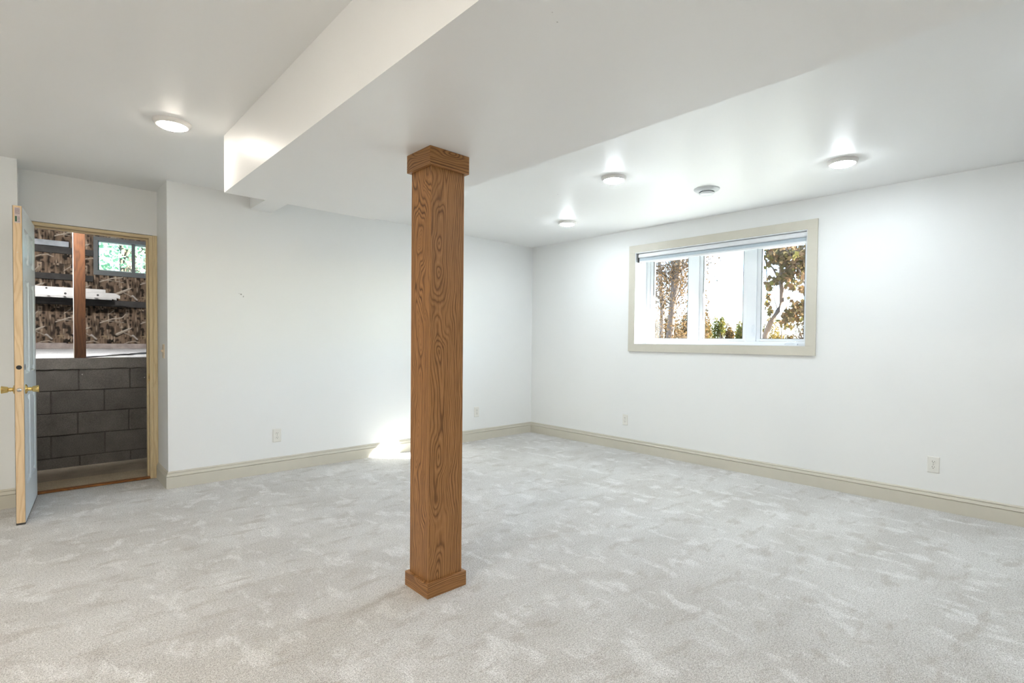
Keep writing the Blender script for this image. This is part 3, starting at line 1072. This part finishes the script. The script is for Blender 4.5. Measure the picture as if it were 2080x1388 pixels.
    t = NT('woodland_camouflage_print')
    c = t.n('VertexColor')
    c.layer_name = 'print'
    g = t.n('NewGeometry')
    col_ = t.mix(0.5, c.outputs['Color'], t.ramp(t.noise(g.outputs['Position'], 160, 3, .7), [(.3, (.5, .5, .5)), (.7, (1.3, 1.3, 1.3))]), 'MULTIPLY')
    me.materials.append(t.done(t.bsdf(col_, .8, .2)))
    o = bpy.data.objects.new('camouflage_sheet', me)
    COL.objects.link(o)
    o.parent = wsb


camo_sheet()


def plank(name, x0, x1, z0, z1, dep, mat, label, cat='board', group=None):
    o = MB().box(x0, x1, CY - dep, CY + .001, z0, z1).build(name, mat, bevel=.002, segs=1)
    return tag(o, label, cat, group)


plank('wall_board', SXW + .01, W2X1 - .002, 2.213, 2.290, .025, M['girt'], 'dark horizontal board on the camouflage wall below the pale strip', group='dark boards across the camouflage wall')
plank('wall_board', SXW + .01, W2X1 - .002, 1.895, 1.968, .025, M['girt'], 'dark horizontal board on the camouflage wall above the ladder', group='dark boards across the camouflage wall')
plank('wall_board', SXW + .01, SXE - .01, 1.592, 1.672, .045, M['girt'], 'dark horizontal board on the camouflage wall directly below the ladder', group='dark boards across the camouflage wall')
plank('pale_strip', SXW + .01, -4.44, 2.296, 2.362, .03, M['paleboard'], 'pale blue grey strip high on the camouflage wall')
plank('sill_board', SXW + .01, SXE - .01, 1.054, 1.118, .05, M['sill_plate'], 'weathered sill board along the foot of the camouflage wall')
plank('sill_board', SXW + .01, -4.47, 1.116, 1.126, .046, M['sill_plate'], 'thin weathered strip on top of the sill board beside the stud')

# small slider window
w2 = empty('window_2', ((W2X1 + W2X2) / 2, CY, W2Z1), 'small dark-framed slider window in the camouflage wall', 'window', kind='structure')
fy0, fy1 = CY - .012, CY + .12
MB().box(W2X1, W2X2, fy0, fy1, W2Z1, 2.050).build('frame_rail', M['w2frame'], w2, bevel=.002)
MB().box(W2X1, W2X2, fy0, fy1, 2.425, W2Z2).build('frame_rail', M['w2frame'], w2, bevel=.002)
MB().box(W2X1, W2X1 + .045, fy0, fy1, 2.05, 2.425).build('frame_stile', M['w2frame'], w2, bevel=.002)
MB().box(W2X2 - .045, W2X2, fy0, fy1, 2.05, 2.425).build('frame_stile', M['w2frame'], w2, bevel=.002)
w2o = Vector(w2.location)
xm = -3.800
for xa, xb, yy in ((W2X1 + .045, xm + .014, .062), (xm - .014, W2X2 - .045, .082)):
    mb = MB()
    s_ = .016
    y0, y1 = CY + yy, CY + yy + .016
    mb.box(xa, xb, y0, y1, 2.05, 2.05 + s_).box(xa, xb, y0, y1, 2.425 - s_, 2.425)
    mb.box(xa, xa + s_, y0, y1, 2.05 + s_, 2.425 - s_).box(xb - s_, xb, y0, y1, 2.05 + s_, 2.425 - s_)
    so = mb.build('sash', M['w2sash'], w2)
    MB().box(xa + s_, xb - s_, y0 + .006, y0 + .010, 2.05 + s_, 2.425 - s_).build('pane', M['glass2'], so, origin=w2o)
MB().box(xm - .020, xm + .018, CY + .055, CY + .062, 2.05, 2.425).build('meeting_rail', M['w2frame'], w2)

# stud standing on the block wall
p = board_along('wood_stud', M['stud'], (-4.489, SYB + .012, 1.0055), Z, X, Y, 2.72 - 1.0055, .083, .040, None)
tag(p, 'reddish brown wooden stud standing on the block wall', 'post')
# its painted edge strip
e = MB().box(-.004, .0, .0, .040, 0.0, 1.71)
e.build('painted_edge', M['plate'], p)

# aluminium extension ladder lying flat above the board
ld = empty('ladder', (-5.0, 3.32, 1.672), 'aluminium extension ladder laid flat along the camouflage wall', 'ladder')
lx0 = -6.15


def rail(name, x1, y, z0, z1, par):
    mb = MB()
    t_ = .003
    d_ = .028
    mb.box(lx0, x1, y, y + t_, z0, z1).box(lx0, x1, y + t_, y + d_, z0, z0 + t_).box(lx0, x1, y + t_, y + d_, z1 - t_, z1)
    return mb.build(name, M['alu'], par)


RY = 3.16
rail('side_rail', -4.035, RY, 1.675, 1.737, ld)
rail('side_rail', -4.035, RY + .37, 1.675, 1.737, ld)
rail('fly_rail', -4.125, RY + .03, 1.740, 1.778, ld)
rail('fly_rail', -4.125, RY + .35, 1.740, 1.778, ld)
for y in (RY - .001, RY + .369):
    MB().hexa([(-4.035, y, 1.690), (-4.035, y + .02, 1.690), (-4.035, y + .02, 1.735), (-4.035, y, 1.735)],
              [(-3.99, y, 1.672), (-3.99, y + .02, 1.672), (-3.99, y + .02, 1.712), (-3.99, y, 1.712)]).build('foot_cap', M['alu'], ld)
for k in range(7):
    x = -4.20 - k * .29
    r = MB().lathe([(.014, RY - .002), (.014, RY + .375)], (x, 0, 1.705), 'Y', 14).build('rung', M['alu'], ld)
    MB().lathe([(.0115, RY - .0035), (.0115, RY - .001)], (x, 0, 1.705), 'Y', 14).build('rung_hole', M['slot'], r, origin=Vector(ld.location))
    x2 = x - .16
    r = MB().lathe([(.012, RY + .028), (.012, RY + .372)], (x2, 0, 1.759), 'Y', 14).build('rung', M['alu'], ld)
    MB().lathe([(.010, RY + .0265), (.010, RY + .029)], (x2, 0, 1.759), 'Y', 14).build('rung_hole', M['slot'], r, origin=Vector(ld.location))
for x, where in ((-4.352, 'near the capped end of the ladder, behind the stud'), (-5.75, 'under the far end of the ladder, away from its capped feet')):
    mb = MB()
    mb.box(x - .018, x + .018, RY - .004, CY + .0, 1.640, 1.6745)
    mb.hexa([(x - .018, CY - .05, 1.5), (x + .018, CY - .05, 1.5), (x + .018, CY - .001, 1.45), (x - .018, CY - .001, 1.45)],
            [(x - .018, RY + .2, 1.64), (x + .018, RY + .2, 1.64), (x + .018, RY + .25, 1.64), (x - .018, RY + .25, 1.64)])
    tag(mb.build('shelf_bracket', M['girt']), 'dark wooden bracket arm ' + where, 'bracket', 'brackets under the ladder')

# unseen lamp and reflector added to light the storage space
lb = empty('storage_fill_lamp', (-4.9, 0.78, 2.72), 'unseen fill lamp with a metal reflector, added under the storage ceiling, aimed at the camouflage wall', 'lamp', absolute=False)
MB().lathe([(.04, 0), (.04, -.012), (.010, -.014), (.010, -.12)], (0, 0, 0), 'Z', 20).build('stem', M['rubber'], lb)
MB().lathe([(.022, -.03), (.026, .0), (.030, .02), (.085, .10), (.115, .19), (.112, .19), (.082, .103), (.026, .024), (.001, .02)], (0, 0, 0), 'Y', 32).build('reflector', M['alu'], lb)
MB().lathe([(.014, .025), (.02, .045), (.03, .075), (.031, .09), (.022, .113), (.0005, .121)], (0, 0, 0), 'Y', 24).build('fill_bulb', M['fill_bulb'], lb)
for o_ in lb.children:
    if not o_.name.startswith('stem'):
        o_.location = (0, 0, -.135)
        o_.rotation_euler = (math.radians(-25), 0, 0)

# ------------------------------------------------------------------ outdoors
GZ = 0.80
g_ = MB().box(0.32, 160, -120, 120, GZ - .5, GZ)
tag(g_.build('lawn', M['grass']), 'dry autumn lawn outside the wide window', 'ground', kind='structure')
g_ = MB().box(-30, 0.3, CY + .16, 60, 1.0, 1.70)
tag(g_.build('bank', M['grass']), 'grassy bank outside the small storage window', 'ground', kind='structure')


ev = MB().box(0.301, 1.5, YS - 1, 1.2, 2.596, 2.78)  # unseen overhang added to cut off the top of the sun patch
tag(ev.build('ceiling_added_eave', M['white']), 'unseen white overhang added outside to keep sun off the upper wide window', 'eave', kind='structure')


class Leaves:
    def __init__(s, seed):
        s.r = np.random.default_rng(seed)
        s.v, s.f = [], []
        s.n = 0

    def put(s, centers, size, lobed=False, droop=0.0):
        r = s.r
        shape = np.array([(0, -.5), (.34, -.2), (.46, .18), (.2, .2), (0, .62), (-.2, .2), (-.46, .18), (-.34, -.2)]) if lobed else np.array([(0, -.5), (.3, 0), (0, .55), (-.3, 0)])
        for c in centers:
            a = r.normal(size=3)
            a /= np.linalg.norm(a)
            if droop:
                b = np.array([0, 0, -1.0]) * droop + r.normal(size=3) * (1 - droop)
            else:
                b = r.normal(size=3)
            b /= np.linalg.norm(b)
            a = np.cross(a, b)
            a /= np.linalg.norm(a) + 1e-9
            k = size * r.uniform(.6, 1.25)
            for x, y in shape:
                s.v.append(tuple(np.asarray(c) + a * x * k + b * y * k))
            m_ = len(shape)
            s.f.append(tuple(range(s.n, s.n + m_)))
            s.n += m_

    def build(s, name, mat, parent):
        me = bpy.data.meshes.new(name)
        me.from_pydata(s.v, [], s.f)
        me.materials.append(mat)
        o = bpy.data.objects.new(name, me)
        COL.objects.link(o)
        o.parent = parent
        o['kind'] = 'stuff'
        return o


def wtree(name, base, label, cat='tree', group=None):
    o = bpy.data.objects.new(name, None)
    COL.objects.link(o)
    o.location = base
    return tag(o, label, cat, group)


def grow(mb, tips, rng, p, d, L, r, depth, spread=.55, up=.15, seg=6):
    """recursive branches in local coordinates"""
    pts, rad = [Vector(p)], [r]
    q, dd = Vector(p), Vector(d).normalized()
    n = 4
    for i in range(n):
        dd = (dd + Vector((rng.gauss(0, .10), rng.gauss(0, .10), rng.gauss(up * .3, .06)))).normalized()
        q = q + dd * (L / n)
        pts.append(q.copy())
        rad.append(max(.003, r * (1 - .45 * (i + 1) / n)))
    mb.tube(pts, rad, seg)
    tips.append((pts, rad[-1]))
    if depth <= 0:
        return
    for k in range(rng.choice((2, 3, 3))):
        j = rng.choice((2, 3, 4))
        nd = (dd + Vector((rng.gauss(0, spread), rng.gauss(0, spread), rng.gauss(up, spread * .7)))).normalized()
        grow(mb, tips, rng, pts[j], nd, L * rng.uniform(.55, .8), rad[j] * .62, depth - 1, spread, up, max(4, seg - 1))


def loc_tree(o, p):
    return Vector(p) - Vector(o.location)


# two tall bare trunks with tan leaves in the corner-side pane
rng = random.Random(21)
TX = 15.0
b0 = at(1364, 690, 0, TX)
t1 = wtree('autumn_tree', (b0.x, b0.y, GZ), 'tall forked brown trunk with sparse tan leaves beyond the lawn', group='trees beyond the lawn')
mb = MB()
tips = []
tr = [(1358, 720), (1361, 680), (1366, 620), (1376, 560), (1383, 500), (1388, 430), (1395, 350)]
pts = [loc_tree(t1, at(u, v, 0, TX)) for u, v in tr]
pts[0] = Vector((pts[0].x, pts[0].y, 0))
mb.tube(pts, [.17, .16, .14, .125, .11, .09, .06], 10)
tr2 = [(1366, 620), (1368, 570), (1371, 510), (1372, 440), (1370, 350)]
pts2 = [loc_tree(t1, at(u, v, 0, TX + .2)) for u, v in tr2]
mb.tube(pts2, [.11, .10, .09, .08, .05], 8)
for pp in (pts[2:], pts2[1:]):
    for q in pp:
        for k in range(4):
            grow(mb, tips, rng, q, (rng.gauss(0, .6), rng.gauss(0, 1), rng.uniform(.2, .9)), rng.uniform(.9, 1.7), .035, 2, .6, .1, 5)
mb.build('trunk', M['bark'], t1)
lv = Leaves(3)
cs = []
for pp, r_ in tips:
    for q in pp[1:]:
        for k in range(5):
            cs.append(np.array(q) + lv.r.normal(size=3) * .22)
for k in range(3600):
    u, v = lv.r.uniform(1300, 1440), 690 - 330 * lv.r.random() ** 1.15
    cs.append(np.array(loc_tree(t1, at(u, v, 0, TX + lv.r.uniform(-1.0, 1.0)))))
lv.put(cs, .12)
lv.build('foliage', M['leaf_tan'], t1)

b0 = at(1346, 690, 0, TX + 4.6)
t2 = wtree('autumn_tree', (b0.x, b0.y, GZ), 'pale thin trunk standing beside the tall forked trunk', group='trees beyond the lawn')
mb = MB()
tips = []
tr = [(1345, 725), (1345, 680), (1345, 620), (1341, 560), (1338, 500), (1336, 420), (1336, 350)]
pts = [loc_tree(t2, at(u, v, 0, TX + 4.6)) for u, v in tr]
pts[0] = Vector((pts[0].x, pts[0].y, 0))
mb.tube(pts, [.15, .14, .13, .12, .10, .08, .05], 10)
for q in pts[2:]:
    for k in range(5):
        grow(mb, tips, rng, q, (rng.gauss(0, .6), rng.gauss(0, 1), rng.uniform(.2, .9)), rng.uniform(.9, 1.8), .03, 2, .6, .1, 5)
mb.build('trunk', M['bark_pale'], t2)
lv = Leaves(4)
cs = []
for pp, r_ in tips:
    for q in pp[1:]:
        for k in range(5):
            cs.append(np.array(q) + lv.r.normal(size=3) * .25)
for k in range(3000):
    u, v = lv.r.uniform(1300, 1425), 690 - 330 * lv.r.random() ** 1.1
    cs.append(np.array(loc_tree(t2, at(u, v, 0, TX + 4.6 + lv.r.uniform(-.8, 1.2)))))
lv.put(cs, .13)
lv.build('foliage', M['leaf_tan'], t2)


def shrub(name, base, rx, ry, hz, n, size, mat, label, group, seed, cat='shrub', stems=5):
    o = wtree(name, base, label, cat, group)
    lv_ = Leaves(seed)
    r = lv_.r
    cs_ = []
    blobs = [(r.uniform(-.6, .6) * rx, r.uniform(-.6, .6) * ry, r.uniform(.35, .8) * hz, r.uniform(.3, .5)) for _ in range(7)]
    for i in range(n):
        bx, by, bz, br = blobs[int(r.integers(len(blobs)))]
        q = r.normal(size=3)
        q /= np.linalg.norm(q)
        q *= r.uniform(.5, 1) ** .5
        z = max(.02, bz + q[2] * hz * br)
        cs_.append((bx + q[0] * rx * br * 1.3, by + q[1] * ry * br * 1.3, z))
    lv_.put(cs_, size)
    lv_.build('foliage', mat, o)
    mb_ = MB()
    rr_ = random.Random(seed)
    for k in range(stems):
        mb_.tube([(0, 0, 0), (rr_.uniform(-.3, .3) * rx, rr_.uniform(-.3, .3) * ry, hz * .4), (rr_.uniform(-.6, .6) * rx, rr_.uniform(-.6, .6) * ry, hz * .75)], [.05 * hz / 2, .03 * hz / 2, .012], 5)
    mb_.build('stem', M['bark'], o)
    return o


# brush under the corner-side pane
for i, u in enumerate((1318, 1343, 1368, 1393, 1416)):
    p = at(u, 690, 0, 22 + (i % 2) * 2.2)
    shrub('brush', (p.x, p.y, GZ), 0.62, 0.62, [1.7, 1.9, 1.75, 1.9, 2.0][i], 2600, .13, M['leaf_orange'],
          'orange brown brush below the tall autumn trunks', 'orange brush beyond the lawn', 30 + i)
# hedge along the skyline in the middle pane
for i, u in enumerate((1416, 1436, 1462, 1484, 1506, 1528)):
    p = at(u, 690, 0, 42 + (i % 2) * 2.4)
    hh = [1.75, 1.9, 2.45, 1.95, 1.85, 1.95][i]
    lab = 'taller green gold shrub standing out of the far hedge' if i == 2 else 'low green gold shrub in the far hedge'
    shrub('hedge_shrub', (p.x, p.y, GZ), 0.66, 0.66, hh * 1.08, 1500, .2, M['leaf_green'] if i != 3 else M['leaf_orange'], lab, 'far hedge shrubs', 50 + i)
# behind the broad-leaved tree
for i, u in enumerate((1548, 1576, 1604, 1632, 1660)):
    p = at(u, 690, 0, 48 + (i % 2) * 2.6)
    shrub('hedge_shrub', (p.x, p.y, GZ), 0.62, 0.62, 1.25, 900, .16, M['leaf_orange'], 'low tan shrub in the far hedge behind the broad-leaved tree', 'far tan hedge shrubs', 70 + i)
p = at(1557, 690, 0, 12)
shrub('yellow_bush', (p.x, p.y, GZ), .32, .34, 1.15, 900, .07, M['leaf_yellow'], 'yellow leaved bush at the foot of the broad-leaved tree', None, 81, cat='bush')
p = at(1566, 690, 0, 14)
shrub('yellow_bush', (p.x, p.y, GZ), .45, .45, .85, 900, .07, M['leaf_yellow'], 'low yellow bush spreading beside the taller yellow bush', None, 82, cat='bush')
p = at(1627, 690, 0, 40)
shrub('far_tree', (p.x, p.y, GZ), .75, .75, 2.6, 700, .15, M['leaf_tan'], 'small tan tree far off beyond the broad-leaved tree', None, 83, cat='tree')

# broad-leaved tree close to the window
TX = 6.5
b0 = at(1552, 690, 0, TX)
t3 = wtree('broadleaf_tree', (b0.x, b0.y, GZ), 'broad-leaved tree with large drooping brown leaves just outside the window', group=None)
mb = MB()
tips = []
limb = lambda pl, X_: [loc_tree(t3, at(u, v, 0, X_)) for u, v in pl]
pts = limb([(1545, 735), (1552, 690), (1565, 655), (1580, 632), (1588, 612), (1588, 590), (1585, 560), (1588, 520), (1592, 480), (1596, 420)], TX)
pts[0] = Vector((pts[0].x, pts[0].y, 0))
mb.tube(pts, [.075, .065, .055, .05, .048, .045, .038, .03, .024, .015], 9)
mb.tube(limb([(1585, 560), (1605, 540), (1625, 530), (1650, 510)], TX - .1), [.028, .02, .016, .01], 6)
mb.tube(limb([(1586, 575), (1570, 545), (1555, 530), (1535, 505)], TX + .1), [.025, .02, .014, .01], 6)
mb.tube(limb([(1592, 500), (1620, 540), (1640, 590), (1632, 620), (1612, 640), (1596, 660)], TX - .3), [.02, .018, .014, .012, .01, .006], 6)
mb.tube(limb([(1556, 530), (1558, 580), (1560, 610)], TX + .1), [.012, .01, .006], 6)
mb.tube(limb([(1580, 632), (1572, 605), (1566, 590)], TX), [.012, .008, .004], 5)
mb.build('trunk', M['bark'], t3)
lv = Leaves(9)
r = lv.r
blobs = [  # u, v, du, dv, n : where the boughs hang
    (1568, 520, 24, 22, 150), (1600, 515, 30, 22, 230), (1630, 520, 22, 26, 180), (1565, 500, 26, 16, 110), (1606, 545, 26, 18, 170),
    (1634, 552, 16, 18, 110), (1590, 565, 20, 10, 80), (1612, 578, 12, 14, 50), (1560, 578, 12, 14, 46), (1570, 575, 8, 8, 20),
    (1634, 590, 10, 8, 26), (1624, 622, 18, 14, 80), (1606, 640, 20, 14, 90), (1596, 655, 12, 14, 40), (1630, 640, 12, 12, 50), (1605, 664, 10, 8, 18),
    (1560, 612, 5, 14, 26), (1564, 630, 6, 10, 14),
    (1660, 520, 24, 40, 200), (1600, 470, 50, 22, 300), (1680, 590, 22, 40, 120), (1650, 640, 16, 20, 60), (1545, 470, 26, 18, 120)]
cs = []
for (u, v, du, dv, n) in blobs:
    for k in range(n):
        a, b = r.normal(size=2) * .5
        cs.append(np.array(loc_tree(t3, at(u + a * du, v + b * dv, 0, TX + r.normal() * .35))))
lv.put(cs, .105, lobed=True, droop=.55)
lv.build('foliage', M['leaf_maple'], t3)
# a few leaves reaching into the top of the middle pane belong to a neighbour limb
b0 = at(1440, 690, 0, 10.2)
t4 = wtree('autumn_tree', (at(1412, 690, 0, 10.2).x, at(1412, 690, 0, 10.2).y, GZ), 'slim tree behind the window mullion with a few pale orange leaves', group=None)
mb = MB()
pts = [loc_tree(t4, at(u, v, 0, 10.2)) for u, v in [(1412, 735), (1411, 690), (1410, 620), (1411, 560), (1414, 500), (1416, 440)]]
pts[0] = Vector((pts[0].x, pts[0].y, 0))
mb.tube(pts, [.05, .045, .04, .035, .03, .02], 8)
mb.tube([loc_tree(t4, at(u, v, 0, 10.2)) for u, v in [(1411, 560), (1424, 535), (1438, 520), (1450, 515)]], [.014, .01, .007, .004], 5)
mb.build('trunk', M['bark'], t4)
lv = Leaves(14)
cs = []
for (u, v, du, dv, n) in ((1438, 520, 12, 10, 30), (1436, 540, 6, 8, 12), (1418, 500, 16, 18, 60)):
    for k in range(n):
        a, b = lv.r.normal(size=2) * .6
        cs.append(np.array(loc_tree(t4, at(u + a * du, v + b * dv, 0, 10.2 + lv.r.normal() * .2))))
lv.put(cs, .06)
lv.build('foliage', M['leaf_tan'], t4)

p = at(1588, 690, 0, 8.5)
sp = wtree('sapling', (p.x, p.y, GZ), 'thin bare sapling stem behind the drooping brown leaves', 'sapling')
mb = MB()
q = [loc_tree(sp, at(u, v, 0, 8.5)) for u, v in ((1588, 690), (1588, 662), (1586, 640))]
mb.tube([(0, 0, 0)] + q, [.016, .014, .012, .006], 6)
mb.build('stem', M['bark'], sp)
# unseen slim tree added south of the window to shade the last pane
shrub('added_shade_tree', (4.0, -7.28, GZ), .40, .40, 4.6, 6000, .16, M['leaf_maple'], 'unseen slim evergreen added on the lawn to shade the last pane', None, 85, cat='tree')

# greenery outside the small storage window
for i, (x, y, rx, h_) in enumerate(((-4.2, 6.6, 0.7, 2.2), (-2.6, 6.4, 0.7, 2.2), (-3.4, 8.6, 0.85, 2.9), (-1.4, 8.9, 0.9, 3.0), (-2.6, 11.5, 1.1, 3.8))):
    shrub('green_bush', (x, y, 1.70), rx, rx, h_, 1000, .11, M['leaf_bright'], 'bright green bush seen through the small storage window', 'green bushes behind the storage window', 90 + i, cat='bush')
for o in bpy.data.objects:
    if '_abs' in o:
        del o['_abs']
